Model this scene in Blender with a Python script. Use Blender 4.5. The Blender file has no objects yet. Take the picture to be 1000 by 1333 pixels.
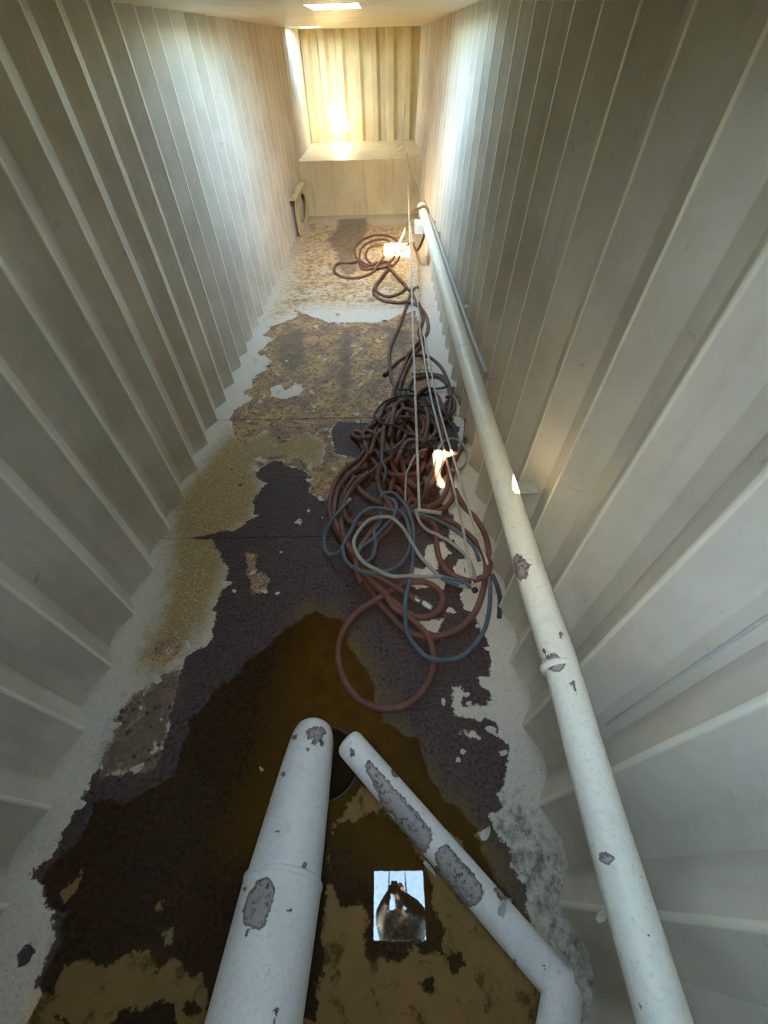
import bpy, bmesh, math, random
import numpy as np
from mathutils import Vector, Matrix

random.seed(7)
S = 3.4            # height of the camera above the tank floor (m)
SC = bpy.context.scene
COL = SC.collection

# ------------------------------------------------------------------ camera
CX, CY = 500.0, 666.5
def _calib(nad=(515, 1148), vp=(497, 55)):
    n = np.array([nad[0]-CX, nad[1]-CY]); v = np.array([vp[0]-CX, vp[1]-CY])
    f = math.sqrt(-(n @ v))
    D = np.array([n[0], -n[1], -f]); D /= np.linalg.norm(D)
    F = np.array([v[0], -v[1], -f]); F -= D*(F @ D); F /= np.linalg.norm(F)
    R = np.cross(F, -D)
    return f, np.array([R, F, -D])
FOC, M3 = _calib()
cam_data = bpy.data.cameras.new('camera')
cam = bpy.data.objects.new('camera', cam_data); COL.objects.link(cam)
cam_data.sensor_fit = 'HORIZONTAL'; cam_data.sensor_width = 36.0
cam_data.lens = FOC/1000.0*36.0
cam_data.clip_start = 0.02
cam.matrix_world = Matrix(M3.tolist()).to_4x4()
cam.location = (0, 0, S)
SC.camera = cam

# ------------------------------------------------------------------ sky, sun, exposure
SUN_DIR = Vector((.226, 1.05, -1.0)).normalized()      # direction the light travels
world = bpy.data.worlds.new('sky'); SC.world = world
world.use_nodes = True
wn = world.node_tree.nodes; wl = world.node_tree.links
bg = wn['Background']
sky = wn.new('ShaderNodeTexSky'); sky.sky_type = 'NISHITA'; sky.sun_disc = False
sky.sun_elevation = math.asin(-SUN_DIR.z)
sky.sun_rotation = math.atan2(-SUN_DIR.x, -SUN_DIR.y)
sky.air_density = 1.0; sky.dust_density = 1.0; sky.ozone_density = 1.0
tn = wn.new('ShaderNodeMix'); tn.data_type = 'RGBA'; tn.blend_type = 'MULTIPLY'; tn.inputs[0].default_value = 1
wl.new(sky.outputs['Color'], tn.inputs[6]); tn.inputs[7].default_value = (.82, .86, .75, 1)
wl.new(tn.outputs[2], bg.inputs['Color'])
bg.inputs['Strength'].default_value = .68
sun_d = bpy.data.lights.new('sun', 'SUN'); sun_d.energy = 5.2; sun_d.angle = math.radians(0.6)
sun_d.color = (1.0, .82, .56)
sun = bpy.data.objects.new('sun', sun_d); COL.objects.link(sun)
sun.rotation_euler = SUN_DIR.to_track_quat('-Z', 'Y').to_euler()
SC.view_settings.view_transform = 'Standard'
try: SC.view_settings.look = 'None'
except Exception: pass
SC.view_settings.gamma = 1.0
SC.view_settings.use_curve_mapping = False
SC.view_settings.exposure = 5.7
cy = SC.cycles
cy.use_denoising = True
cy.max_bounces = 14; cy.diffuse_bounces = 10; cy.glossy_bounces = 5; cy.transparent_max_bounces = 12
cy.sample_clamp_indirect = 6.0
cy.caustics_reflective = False; cy.caustics_refractive = False

# ------------------------------------------------------------------ projection helpers (measurements off the photograph)
def ray(p):
    return M3 @ np.array([p[0]-CX, -(p[1]-CY), -FOC])
def onz(p, z=0.0):                      # point of the plane at world height z
    r = ray(p); return np.array([0, 0, S]) + r*((z-S)/r[2])
def onx(p, x):
    r = ray(p); return np.array([0, 0, S]) + r*(x/r[0])
def ondepth(p, d):
    r = ray(p)/FOC; return np.array([0, 0, S]) + r*d
def to_px(P):                            # Nx3 -> Nx2
    P = np.asarray(P, float) - np.array([0, 0, S]); c = P @ M3
    return np.stack([CX + FOC*c[:, 0]/-c[:, 2], CY - FOC*c[:, 1]/-c[:, 2]], 1)

HATCH = {  # x0,x1,y0,y1 in metres
    1: (-.081*S, .105*S, -.155*S, .031*S),
    2: (-.25*S, -.075*S, 2.12*S, 2.42*S),
    3: (-.60*S, -.46*S, 4.66*S, 4.83*S)}
ZC = S*1.085                             # underside of the deck
DECK = 0.012
for k, (x0, x1, y0, y1) in HATCH.items():  # light portals: sampling aids for the sky seen through the hatches
    ld = bpy.data.lights.new('hatch_portal', 'AREA'); ld.shape = 'RECTANGLE'
    ld.size = x1-x0; ld.size_y = y1-y0; ld.cycles.is_portal = True
    lo = bpy.data.objects.new('hatch_portal', ld); COL.objects.link(lo)
    lo.location = ((x0+x1)/2, (y0+y1)/2, ZC+DECK+.002)

# ------------------------------------------------------------------ object helpers
def tag(o, label=None, cat=None, group=None, kind=None):
    if label: o['label'] = label
    if cat: o['category'] = cat
    if group: o['group'] = group
    if kind: o['kind'] = kind
    return o
def link(name, me, mat=None, parent=None):
    o = bpy.data.objects.new(name, me); COL.objects.link(o)
    if mat is not None:
        me.materials.append(mat)
    if parent is not None: o.parent = parent
    return o
def empty(name, loc=(0, 0, 0)):
    o = bpy.data.objects.new(name, None); COL.objects.link(o); o.location = loc; o.empty_display_size = .1
    return o
def mesh(name, V, F, smooth=True):
    me = bpy.data.meshes.new(name); me.from_pydata([tuple(map(float, v)) for v in V], [], [tuple(map(int, f)) for f in F])
    if smooth: me.polygons.foreach_set('use_smooth', [True]*len(me.polygons))
    me.update(); return me
def attr(me, name, vals):
    a = me.attributes.new(name, 'FLOAT', 'POINT'); a.data.foreach_set('value', np.asarray(vals, np.float32))
def box_mesh(name, x0, x1, y0, y1, z0, z1, bevel=0):
    bm = bmesh.new(); bmesh.ops.create_cube(bm, size=1)
    for v in bm.verts:
        v.co = Vector((x0 if v.co.x < 0 else x1, y0 if v.co.y < 0 else y1, z0 if v.co.z < 0 else z1))
    if bevel: bmesh.ops.bevel(bm, geom=bm.edges[:], offset=bevel, segments=2, affect='EDGES')
    me = bpy.data.meshes.new(name); bm.to_mesh(me); bm.free(); return me

def catmull(P, step):
    P = np.asarray(P, float)
    Q = np.vstack([2*P[0]-P[1], P, 2*P[-1]-P[-2]])
    out = []
    for i in range(1, len(Q)-2):
        p0, p1, p2, p3 = Q[i-1:i+3]
        n = max(2, int(np.linalg.norm((p2-p1)[:3])/step))
        t = np.linspace(0, 1, n, endpoint=False)[:, None]
        out.append(.5*((2*p1)+(-p0+p2)*t+(2*p0-5*p1+4*p2-p3)*t**2+(-p0+3*p1-3*p2+p3)*t**3))
    out.append(P[-1:]); return np.vstack(out)
def sweep(P, R, seg=12, cap=True):
    """tube mesh data along the polyline P with radius R (scalar or per point)"""
    P = np.asarray(P, float); n = len(P); R = np.full(n, R) if np.isscalar(R) else np.asarray(R)
    T = np.gradient(P, axis=0); T /= np.linalg.norm(T, axis=1)[:, None]+1e-12
    up = np.array([0, 0, 1.0]) if abs(T[0][2]) < .9 else np.array([1.0, 0, 0])
    N = np.cross(T[0], up); N /= np.linalg.norm(N)
    V = []; ang = np.linspace(0, 2*math.pi, seg, endpoint=False)
    for i in range(n):
        N = N - T[i]*(N @ T[i]); N /= np.linalg.norm(N); B = np.cross(T[i], N)
        V.append(P[i] + R[i]*(np.cos(ang)[:, None]*N + np.sin(ang)[:, None]*B))
    V = np.vstack(V); F = []
    for i in range(n-1):
        for j in range(seg):
            k = (j+1) % seg
            F.append((i*seg+j, i*seg+k, (i+1)*seg+k, (i+1)*seg+j))
    if cap:
        F.append(tuple(range(seg-1, -1, -1))); F.append(tuple((n-1)*seg+j for j in range(seg)))
    return V, F
def tube(name, P, R, mat, parent=None, seg=12):
    V, F = sweep(P, R, seg); return link(name, mesh(name, V, F), mat, parent)

# ------------------------------------------------------------------ materials
class NT:
    def __init__(s, name):
        s.m = bpy.data.materials.new(name); s.m.use_nodes = True
        s.t = s.m.node_tree; s.n = s.t.nodes; s.l = s.t.links; s.b = s.n['Principled BSDF']
        s.out = s.n['Material Output']
        tc = s.n.new('ShaderNodeTexCoord'); s.co = tc.outputs['Object']
    def k(s, v, sock):
        if hasattr(v, 'is_linked') or isinstance(v, bpy.types.NodeSocket): s.l.new(v, sock)
        else:
            if isinstance(v, (tuple, list)) and len(v) == 3 and len(sock.default_value) == 4: v = (*v, 1)
            sock.default_value = v
    def noise(s, scale, detail=4, rough=.55, co=None, dist=0, mapscale=None):
        n = s.n.new('ShaderNodeTexNoise'); n.inputs['Scale'].default_value = scale
        n.inputs['Detail'].default_value = detail; n.inputs['Roughness'].default_value = rough
        n.inputs['Distortion'].default_value = dist
        c = co or s.co
        if mapscale:
            mp = s.n.new('ShaderNodeMapping'); mp.inputs['Scale'].default_value = mapscale
            s.l.new(c, mp.inputs['Vector']); c = mp.outputs['Vector']
        s.l.new(c, n.inputs['Vector']); return n.outputs['Fac']
    def vor(s, scale, feature='F1', co=None):
        n = s.n.new('ShaderNodeTexVoronoi'); n.feature = feature; n.inputs['Scale'].default_value = scale
        s.l.new(co or s.co, n.inputs['Vector']); return n.outputs['Distance']
    def math(s, op, a, b=0.0, c=0.0, clamp=False):
        n = s.n.new('ShaderNodeMath'); n.operation = op; n.use_clamp = clamp
        s.k(a, n.inputs[0]); s.k(b, n.inputs[1])
        if op in ('MULTIPLY_ADD',): s.k(c, n.inputs[2])
        return n.outputs[0]
    def ramp(s, f, a, b, lo=0.0, hi=1.0):
        n = s.n.new('ShaderNodeMapRange'); n.interpolation_type = 'SMOOTHSTEP'
        s.k(f, n.inputs['Value']); n.inputs['From Min'].default_value = a; n.inputs['From Max'].default_value = b
        n.inputs['To Min'].default_value = lo; n.inputs['To Max'].default_value = hi
        return n.outputs['Result']
    def mix(s, f, a, b, mode='MIX'):
        n = s.n.new('ShaderNodeMix'); n.data_type = 'RGBA'; n.blend_type = mode
        s.k(f, n.inputs[0]); s.k(a, n.inputs[6]); s.k(b, n.inputs[7]); return n.outputs[2]
    def at(s, name):
        n = s.n.new('ShaderNodeAttribute'); n.attribute_name = name; return n.outputs['Fac']
    def bump(s, h, dist=.01, strength=1.0):
        n = s.n.new('ShaderNodeBump'); n.inputs['Distance'].default_value = dist; n.inputs['Strength'].default_value = strength
        s.k(h, n.inputs['Height']); s.l.new(n.outputs['Normal'], s.b.inputs['Normal'])
    def set(s, color=None, rough=None, metal=None):
        if color is not None: s.k(color, s.b.inputs['Base Color'])
        if rough is not None: s.k(rough, s.b.inputs['Roughness'])
        if metal is not None: s.k(metal, s.b.inputs['Metallic'])
        return s.m

def wall_mat(name, a, b, stain=.25):
    t = NT(name)
    big = t.noise(1.1, 5, .6); fine = t.noise(26, 6, .7); streak = t.noise(2.2, 5, .6, mapscale=(3, 3, .35))
    c = t.mix(t.ramp(big, .3, .7), a, b)
    c = t.mix(t.math('MULTIPLY', t.ramp(streak, .5, .75), stain), c, (.30, .27, .21))
    c = t.mix(t.math('MULTIPLY', t.ramp(fine, .35, .75), .22), c, (.70, .69, .64))
    scab = t.math('MULTIPLY', t.ramp(t.noise(5.5, 8, .75, dist=.6), .63, .68), .5)
    c = t.mix(scab, c, (.24, .22, .19))
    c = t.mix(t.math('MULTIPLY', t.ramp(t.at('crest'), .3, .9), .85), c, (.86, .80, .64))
    t.bump(t.math('ADD', t.math('MULTIPLY', fine, .35), t.noise(4, 3)), .012, .35)
    return t.set(c, t.ramp(fine, .3, .8, .38, .55))
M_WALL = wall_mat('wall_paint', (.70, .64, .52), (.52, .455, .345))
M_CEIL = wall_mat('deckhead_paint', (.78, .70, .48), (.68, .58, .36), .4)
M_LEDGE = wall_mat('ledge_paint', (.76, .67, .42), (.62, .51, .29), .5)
def simple(name, col, rough=.5, metal=0.0, var=.25, scale=30):
    t = NT(name); f = t.noise(scale, 5, .6)
    dark = tuple(x*(1-var) for x in col)
    t.bump(f, .003, .5)
    return t.set(t.mix(f, dark, col), rough, metal)

def floor_mat():
    t = NT('floor_coating')
    n1 = t.noise(7, 6, .65); n2 = t.noise(38, 5, .65); n3 = t.noise(140, 3, .6)
    wob = t.math('ADD', t.math('MULTIPLY', t.math('SUBTRACT', n1, .5), .16), t.math('MULTIPLY', t.math('SUBTRACT', n2, .5), .07))
    def m(name, w=.006, k=1.0):
        return t.ramp(t.math('ADD', t.at(name), t.math('MULTIPLY', wob, k)), -w, w)
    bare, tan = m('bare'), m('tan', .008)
    ochre = t.ramp(t.math('ADD', t.at('ochre'), t.math('MULTIPLY', wob, 2.2)), -.16, .16)
    far = t.ramp(t.at('far'), -.3, .5)
    wet = t.ramp(t.math('ADD', t.at('wet'), wob), -.03, .02)
    grime = t.ramp(t.math('ADD', t.at('grime'), t.math('MULTIPLY', wob, 2)), -.12, .10)
    # paint
    paint = t.mix(n1, (.61, .535, .42), (.72, .655, .53))
    paint = t.mix(t.math('MULTIPLY', t.ramp(n2, .45, .7), .45), paint, (.40, .36, .29))
    speck = t.ramp(t.noise(46, 3, .7), .66, .70)
    paint = t.mix(t.math('MULTIPLY', speck, t.ramp(t.noise(2.3, 2), .38, .56)), paint, (.05, .04, .03))
    # ochre staining of the paint
    och = t.mix(n2, (.24, .13, .035), (.46, .31, .12))
    paint = t.mix(t.math('MULTIPLY', ochre, t.ramp(t.noise(60, 4, .7), .30, .50)), paint, och)
    # far blistered field
    blis = t.ramp(t.noise(9, 7, .68, dist=.4), .49, .57)
    paint = t.mix(t.math('MULTIPLY', far, t.ramp(t.noise(1.6, 4), .35, .6, .3, .95)), paint, (.62, .44, .23))
    paint = t.mix(t.math('MULTIPLY', far, t.ramp(t.noise(2.6, 6, .7), .5, .62, 0, .75)), paint, (.36, .23, .11))
    fcol = t.mix(n2, (.36, .22, .10), (.15, .09, .045))
    paint = t.mix(t.math('MULTIPLY', t.math('MULTIPLY', far, blis), .8), paint, fcol)
    paint = t.mix(t.math('MULTIPLY', grime, t.ramp(t.noise(14, 6, .7), .34, .68)), paint, (.17, .155, .10))
    # sunken paint under the water
    sub = t.mix(n1, (.72, .57, .38), (.46, .37, .23))
    sub = t.mix(t.math('MULTIPLY', t.ramp(t.noise(8, 7, .7, dist=.3), .54, .66), .8), sub, (.14, .10, .05))
    sub = t.mix(t.math('MULTIPLY', t.ramp(t.noise(45, 5, .7), .55, .7), .5), sub, (.20, .15, .08))
    paint = t.mix(wet, paint, sub)
    # dark bare steel, also colouring the shadow strip painted beside the suction pipe
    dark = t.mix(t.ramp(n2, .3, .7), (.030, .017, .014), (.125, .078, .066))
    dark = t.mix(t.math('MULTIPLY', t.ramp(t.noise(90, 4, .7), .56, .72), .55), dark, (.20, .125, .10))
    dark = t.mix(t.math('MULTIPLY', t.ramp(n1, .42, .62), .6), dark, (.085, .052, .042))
    silt = t.mix(t.ramp(n1, .3, .7), (.27, .165, .022), (.14, .085, .015))
    dark = t.mix(t.math('MULTIPLY', t.ramp(t.math('ADD', t.at('silt'), t.math('MULTIPLY', wob, 3)), -.18, .22), .8), dark, silt)
    t.b.inputs['Specular IOR Level'].default_value = .3
    # tan scale with cracks
    crack = t.ramp(t.vor(16, 'DISTANCE_TO_EDGE', co=None), .0, .07)
    tn = t.mix(t.ramp(t.noise(3.2, 5, .6), .38, .62), (.33, .205, .130), (.56, .345, .14))
    tn = t.mix(t.math('MULTIPLY', t.ramp(t.noise(13, 7, .72), .5, .6), .75), tn, (.14, .085, .055))
    tn = t.mix(t.math('MULTIPLY', t.ramp(n2, .5, .66), .8), tn, (.10, .065, .045))
    tn = t.mix(t.math('MULTIPLY', t.math('SUBTRACT', 1.0, crack), t.ramp(n1, .42, .6)), tn, (.07, .045, .03))
    tn = t.mix(t.math('MULTIPLY', t.ramp(t.noise(4.5, 4, .6, dist=1), .62, .66), .9), tn, (.60, .52, .38))
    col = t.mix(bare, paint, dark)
    col = t.mix(tan, col, tn)
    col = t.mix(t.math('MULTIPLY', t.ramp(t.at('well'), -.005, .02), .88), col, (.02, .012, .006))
    col = t.mix(t.math('MULTIPLY', t.ramp(t.math('ADD', t.at('smut'), t.math('MULTIPLY', wob, 1.5)), -.08, .10), t.ramp(t.noise(30, 5, .7), .3, .6, .45, .9)), col, (.15, .11, .08))
    bm_ = t.math('MAXIMUM', bare, tan)
    h = t.math('MULTIPLY', t.math('SUBTRACT', 1.0, bm_), .42)
    h = t.math('ADD', h, t.math('MULTIPLY', n2, .5))
    h = t.math('ADD', h, t.math('MULTIPLY', n3, .14))
    h = t.math('ADD', h, t.math('MULTIPLY', t.math('MULTIPLY', far, blis), -.5))
    t.bump(h, .014, .8)
    ro = t.math('SUBTRACT', .68, t.math('MULTIPLY', bare, t.ramp(n1, .45, .75, .0, .3)))
    return t.set(col, ro)
M_FLOOR = floor_mat()

# ------------------------------------------------------------------ shell
YB, YE, YL = -.95*S, 5.35*S, 4.37*S        # back wall, end wall, ledge front
PER = .1423*S
def corr_profile(y0, y1, phase=.2565*S):
    """trapezoid corrugation: list of (y, depth) with depth 0 at the crest, 1 in the trough"""
    pts = []; k0 = int(math.floor((y0-phase)/PER))-1; k1 = int(math.ceil((y1-phase)/PER))+1
    for k in range(k0, k1):
        c = phase+k*PER
        for dy, d in ((-.0045, 0), (-.0028, -.06), (0.0, -.06), (.0018, .0), (.048, 1), (.085, 1.0)):
            pts.append((c+dy*S if dy else c, d))
    pts = sorted(p for p in pts if y0 < p[0] < y1)
    return [(y0, pts[0][1])] + pts + [(y1, pts[-1][1])]
AMP = .030*S
def side_wall(name, side, y0, y1):
    prof = corr_profile(y0, y1)
    # subdivide the flanks a little so the folds catch light softly
    P = []
    for a, b in zip(prof[:-1], prof[1:]):
        n = 1
        for i in range(n): P.append((a[0]+(b[0]-a[0])*i/n, a[1]+(b[1]-a[1])*i/n))
    P.append(prof[-1])
    zs = np.linspace(-.01, ZC+.004, 9)
    V = []; F = []
    for z in zs:
        zz = z/S
        for y, d in P:
            if side < 0: x = -.69*S - d*AMP
            else: x = (.288+.042*zz)*S + d*AMP
            V.append((x, y, z))
    n = len(P)
    for i in range(len(zs)-1):
        for j in range(n-1):
            q = (i*n+j, i*n+j+1, (i+1)*n+j+1, (i+1)*n+j)
            F.append(q if side > 0 else q[::-1])
    me = mesh(name, V, F, smooth=False)
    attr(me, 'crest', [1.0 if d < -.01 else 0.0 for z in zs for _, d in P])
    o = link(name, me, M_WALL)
    b = o.modifiers.new('round', 'BEVEL'); b.width = .004; b.segments = 2; b.limit_method = 'ANGLE'; b.angle_limit = math.radians(15)
    so = o.modifiers.new('thick', 'SOLIDIFY'); so.thickness = .012
    so.offset = -1
    return tag(o, kind='structure')
SEAM_L = .966*S
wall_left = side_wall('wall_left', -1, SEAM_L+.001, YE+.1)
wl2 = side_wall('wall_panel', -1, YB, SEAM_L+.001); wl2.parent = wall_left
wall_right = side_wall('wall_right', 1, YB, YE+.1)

def end_wall():
    V = []; F = []; per = .147*S; x = -.9*S; prof = []
    while x < .5*S:
        for dx, d in ((0, 0), (.050, 0), (.068, 1), (.118, 1), (.1469, 0)):
            prof.append((x+dx*S, d))
        x += per
    zs = np.linspace(0, ZC+.004, 5)
    for z in zs:
        for (x, d) in prof: V.append((x, YE-d*.035*S, z))
    n = len(prof)
    for i in range(len(zs)-1):
        for j in range(n-1): F.append((i*n+j, i*n+j+1, (i+1)*n+j+1, (i+1)*n+j))
    o = link('wall_front', mesh('wall_front', V, F, False), M_LEDGE)
    b = o.modifiers.new('round', 'BEVEL'); b.width = .012; b.segments = 3; b.limit_method = 'ANGLE'; b.angle_limit = math.radians(15)
    so = o.modifiers.new('thick', 'SOLIDIFY'); so.thickness = .012; so.offset = -1
    tag(o, kind='structure')
end_wall()
tag(link('wall_back', box_mesh('wall_back', -.75*S, .40*S, YB-.03, YB, -.01, ZC), M_WALL), kind='structure')

# deck with its open hatches
def deck():
    xs = sorted({-.80*S, .42*S} | {h[0] for h in HATCH.values()} | {h[1] for h in HATCH.values()})
    ys = sorted({YB-.05, YE+.15} | {h[2] for h in HATCH.values()} | {h[3] for h in HATCH.values()})
    bm = bmesh.new(); cells = set()
    for i in range(len(xs)-1):
        for j in range(len(ys)-1):
            mx, my = (xs[i]+xs[i+1])/2, (ys[j]+ys[j+1])/2
            if not any(h[0] < mx < h[1] and h[2] < my < h[3] for h in HATCH.values()): cells.add((i, j))
    vs = {}
    def v(i, j, z):
        if (i, j, z) not in vs: vs[i, j, z] = bm.verts.new((xs[i], ys[j], ZC+(DECK if z else 0)))
        return vs[i, j, z]
    for (i, j) in cells:
        bm.faces.new((v(i, j, 0), v(i, j+1, 0), v(i+1, j+1, 0), v(i+1, j, 0)))
        bm.faces.new((v(i, j, 1), v(i+1, j, 1), v(i+1, j+1, 1), v(i, j+1, 1)))
        for (a, b, nb) in (((i, j), (i+1, j), (i, j-1)), ((i+1, j), (i+1, j+1), (i+1, j)), ((i+1, j+1), (i, j+1), (i, j+1)), ((i, j+1), (i, j), (i-1, j))):
            if nb not in cells: bm.faces.new((v(*a, 0), v(*b, 0), v(*b, 1), v(*a, 1)))
    me = bpy.data.meshes.new('ceiling'); bm.to_mesh(me); bm.free()
    o = tag(link('ceiling', me, M_CEIL), kind='structure')
    for k, (x0, x1, y0, y1) in HATCH.items():    # low upstand round each hatch on deck
        bm = bmesh.new(); w = .012; zt = ZC+DECK+(.05 if k == 1 else .03)
        for (a0, a1, b0, b1) in ((x0-w, x0, y0-w, y1+w), (x1, x1+w, y0-w, y1+w), (x0, x1, y0-w, y0), (x0, x1, y1, y1+w)):
            r = bmesh.ops.create_cube(bm, size=1)
            for q in r['verts']:
                q.co = Vector((a0 if q.co.x < 0 else a1, b0 if q.co.y < 0 else b1, ZC+DECK if q.co.z < 0 else zt))
        me = bpy.data.meshes.new('hatch_coaming'); bm.to_mesh(me); bm.free()
        link('hatch_coaming', me, M_CEIL, o)
    return o
CEIL = deck()

# ------------------------------------------------------------------ floor regions traced on the floor plane (pixels of the photograph)
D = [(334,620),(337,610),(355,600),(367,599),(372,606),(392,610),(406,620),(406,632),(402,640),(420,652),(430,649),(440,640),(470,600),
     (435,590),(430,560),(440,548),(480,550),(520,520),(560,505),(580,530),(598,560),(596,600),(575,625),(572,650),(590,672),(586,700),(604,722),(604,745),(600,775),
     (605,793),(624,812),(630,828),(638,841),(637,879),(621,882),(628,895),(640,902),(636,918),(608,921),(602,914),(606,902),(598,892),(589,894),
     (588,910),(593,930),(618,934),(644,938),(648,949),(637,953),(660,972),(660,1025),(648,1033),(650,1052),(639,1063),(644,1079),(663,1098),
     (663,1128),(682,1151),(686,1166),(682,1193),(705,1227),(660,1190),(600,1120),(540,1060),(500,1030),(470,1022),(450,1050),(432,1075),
     (425,1110),(428,1150),(420,1200),(410,1333),(270,1333),(272,1290),(260,1266),(244,1274),(232,1254),(216,1254),(204,1266),(196,1242),  # strip right of the suction pipe is its shadow, painted as dark floor
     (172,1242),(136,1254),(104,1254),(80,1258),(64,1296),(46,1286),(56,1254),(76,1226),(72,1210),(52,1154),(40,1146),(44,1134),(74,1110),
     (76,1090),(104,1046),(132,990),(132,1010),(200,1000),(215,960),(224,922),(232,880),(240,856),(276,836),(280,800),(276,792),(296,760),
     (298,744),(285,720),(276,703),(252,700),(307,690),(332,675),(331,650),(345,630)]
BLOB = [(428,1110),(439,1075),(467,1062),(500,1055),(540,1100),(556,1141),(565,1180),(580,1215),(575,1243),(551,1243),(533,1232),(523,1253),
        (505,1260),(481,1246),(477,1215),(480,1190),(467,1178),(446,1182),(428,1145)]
HOLES = [[(144,1333),(150,1312),(165,1306),(182,1316),(205,1306),(224,1310),(226,1340),(144,1345)],
         [(66,1333),(68,1324),(84,1322),(84,1334)], [(238,1312),(250,1304),(254,1316),(242,1324)],
         [(24,1240),(40,1226),(48,1232),(36,1252),(26,1258)], [(546,1280),(566,1276),(568,1292),(552,1296)], [(583,1246),(600,1240),(606,1256),(592,1262)]]
ISL = [[(554,715),(566,706),(578,705),(587,720),(570,735),(567,748),(578,760),(574,769),(545,766),(534,760),(536,742),(552,740)],
       [(589,738),(600,728),(611,727),(618,745),(604,752),(590,748)], [(541,808),(560,806),(576,805),(570,823),(554,823)],
       [(576,793),(588,790),(592,798),(580,801)], [(387,678),(391,676),(390,684)],
       [(530,1046),(545,1040),(556,1062),(548,1070)], [(567,1076),(574,1070),(605,1105),(600,1118)],
       [(612,1090),(626,1080),(632,1086),(618,1098)], [(598,955),(620,950),(630,960),(618,966)],
       [(208,1214),(222,1212),(224,1226),(214,1234)], [(86,1158),(104,1134),(106,1144),(92,1162)], [(76,1160),(92,1150),(84,1172)],
       [(200,1180),(206,1176),(204,1186)], [(174,998),(186,994),(196,998),(180,1008)]]
T1 = [(383,403),(405,412),(430,420),(470,420),(500,420),(520,410),(540,405),(552,440),(560,505),(520,520),(480,550),(440,548),(430,560),(435,590),
      (470,600),(440,640),(430,649),(420,652),(402,640),(406,632),(406,620),(392,610),(372,606),(367,599),(355,600),(337,610),(326,585),(305,570),
      (300,545),(303,535),(330,520),(315,510),(327,505),(330,490),(345,483),(350,468),(335,460),(345,452),(352,440),(342,437),(355,425),(388,412)]
T2 = [(320,720),(335,722),(335,745),(352,752),(345,772),(330,775),(322,750)]
TF = [(132,1010),(132,990),(150,940),(175,905),(205,885),(232,866),(232,880),(224,922),(215,960),(200,1000)]
T4 = [(196,862),(205,838),(228,830),(240,840),(222,866)]
T5 = [(430,285),(478,283),(482,300),(470,330),(478,350),(462,362),(448,352),(442,325),(420,310)]
SMUT = [[(132,1012),(130,985),(150,938),(180,905),(215,880),(236,860),(236,885),(222,940),(200,1000)], [(444,426),(458,428),(459,470),(453,522),(440,512),(442,460)], [(440,286),(478,284),(480,300),(462,330),(468,352),(452,362),(440,350),(438,330),(425,312),(438,300)], [(360,440),(395,425),(400,470),(380,490),(362,470)], [(500,425),(535,430),(530,460),(505,450)]]
CREAMT = [[(318,577),(345,560),(365,578),(400,562),(424,576),(420,606),(404,612),(392,601),(370,592),(345,597),(328,590)], [(352,505),(365,500),(372,508),(385,500),(396,505),(388,515),(365,520),(352,516)], [(330,465),(345,462),(352,470),(345,480),(334,477)]]
OCH = [(225,655),(300,560),(320,570),(380,545),(430,575),(420,612),(370,600),(335,610),(345,630),(332,675),(300,700),(298,744),(276,800),(240,856),(195,885),(180,860),(215,780),(222,700)]
FAR = [(395,290),(545,290),(548,400),(400,400),(350,420),(380,340)]
WET = [(400,785),(440,800),(475,850),(505,935),(560,965),(585,1030),(640,1072),(663,1128),(690,1180),(712,1240),(735,1333),(760,1420),(-60,1440),
       (20,1340),(44,1290),(58,1250),(74,1200),(50,1150),(78,1108),(120,1030),(205,1000),(250,930),(305,870),(350,815)]
GRIME = [(636,1075),(665,1040),(705,1080),(735,1130),(760,1220),(790,1350),(690,1350),(695,1220),(668,1130)]
SILT = [(395,790),(440,800),(480,860),(520,940),(560,1000),(640,1090),(680,1180),(560,1200),(430,1100),(330,1130),(290,1100),(340,960),(370,850)]
EDGE_R = [(742,1160),(704,1050),(690,950),(665,863),(650,800),(660,800),(700,900),(730,1000),(760,1150)]

def fl(poly): return np.array([onz(p)[:2] for p in poly])
def sdf(P, poly):
    """signed distance of points to a polygon, positive inside"""
    A = poly; B = np.roll(poly, -1, 0); d = np.full(len(P), 1e9); ins = np.zeros(len(P), bool)
    for a, b in zip(A, B):
        e = b-a; w = P-a; t = np.clip((w @ e)/max(e @ e, 1e-12), 0, 1)
        q = w-t[:, None]*e; d = np.minimum(d, (q*q).sum(1))
        c = (P[:, 1] >= a[1]) != (P[:, 1] >= b[1])
        if abs(e[1]) > 1e-12:
            ins ^= c & (P[:, 0] < a[0]+e[0]*(P[:, 1]-a[1])/e[1])
    d = np.sqrt(d); return np.where(ins, d, -d)
def union(P, polys): return np.max([sdf(P, fl(p)) for p in polys], 0)
def sst(x, a, b):
    t = np.clip((x-a)/(b-a), 0, 1); return t*t*(3-2*t)

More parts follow.
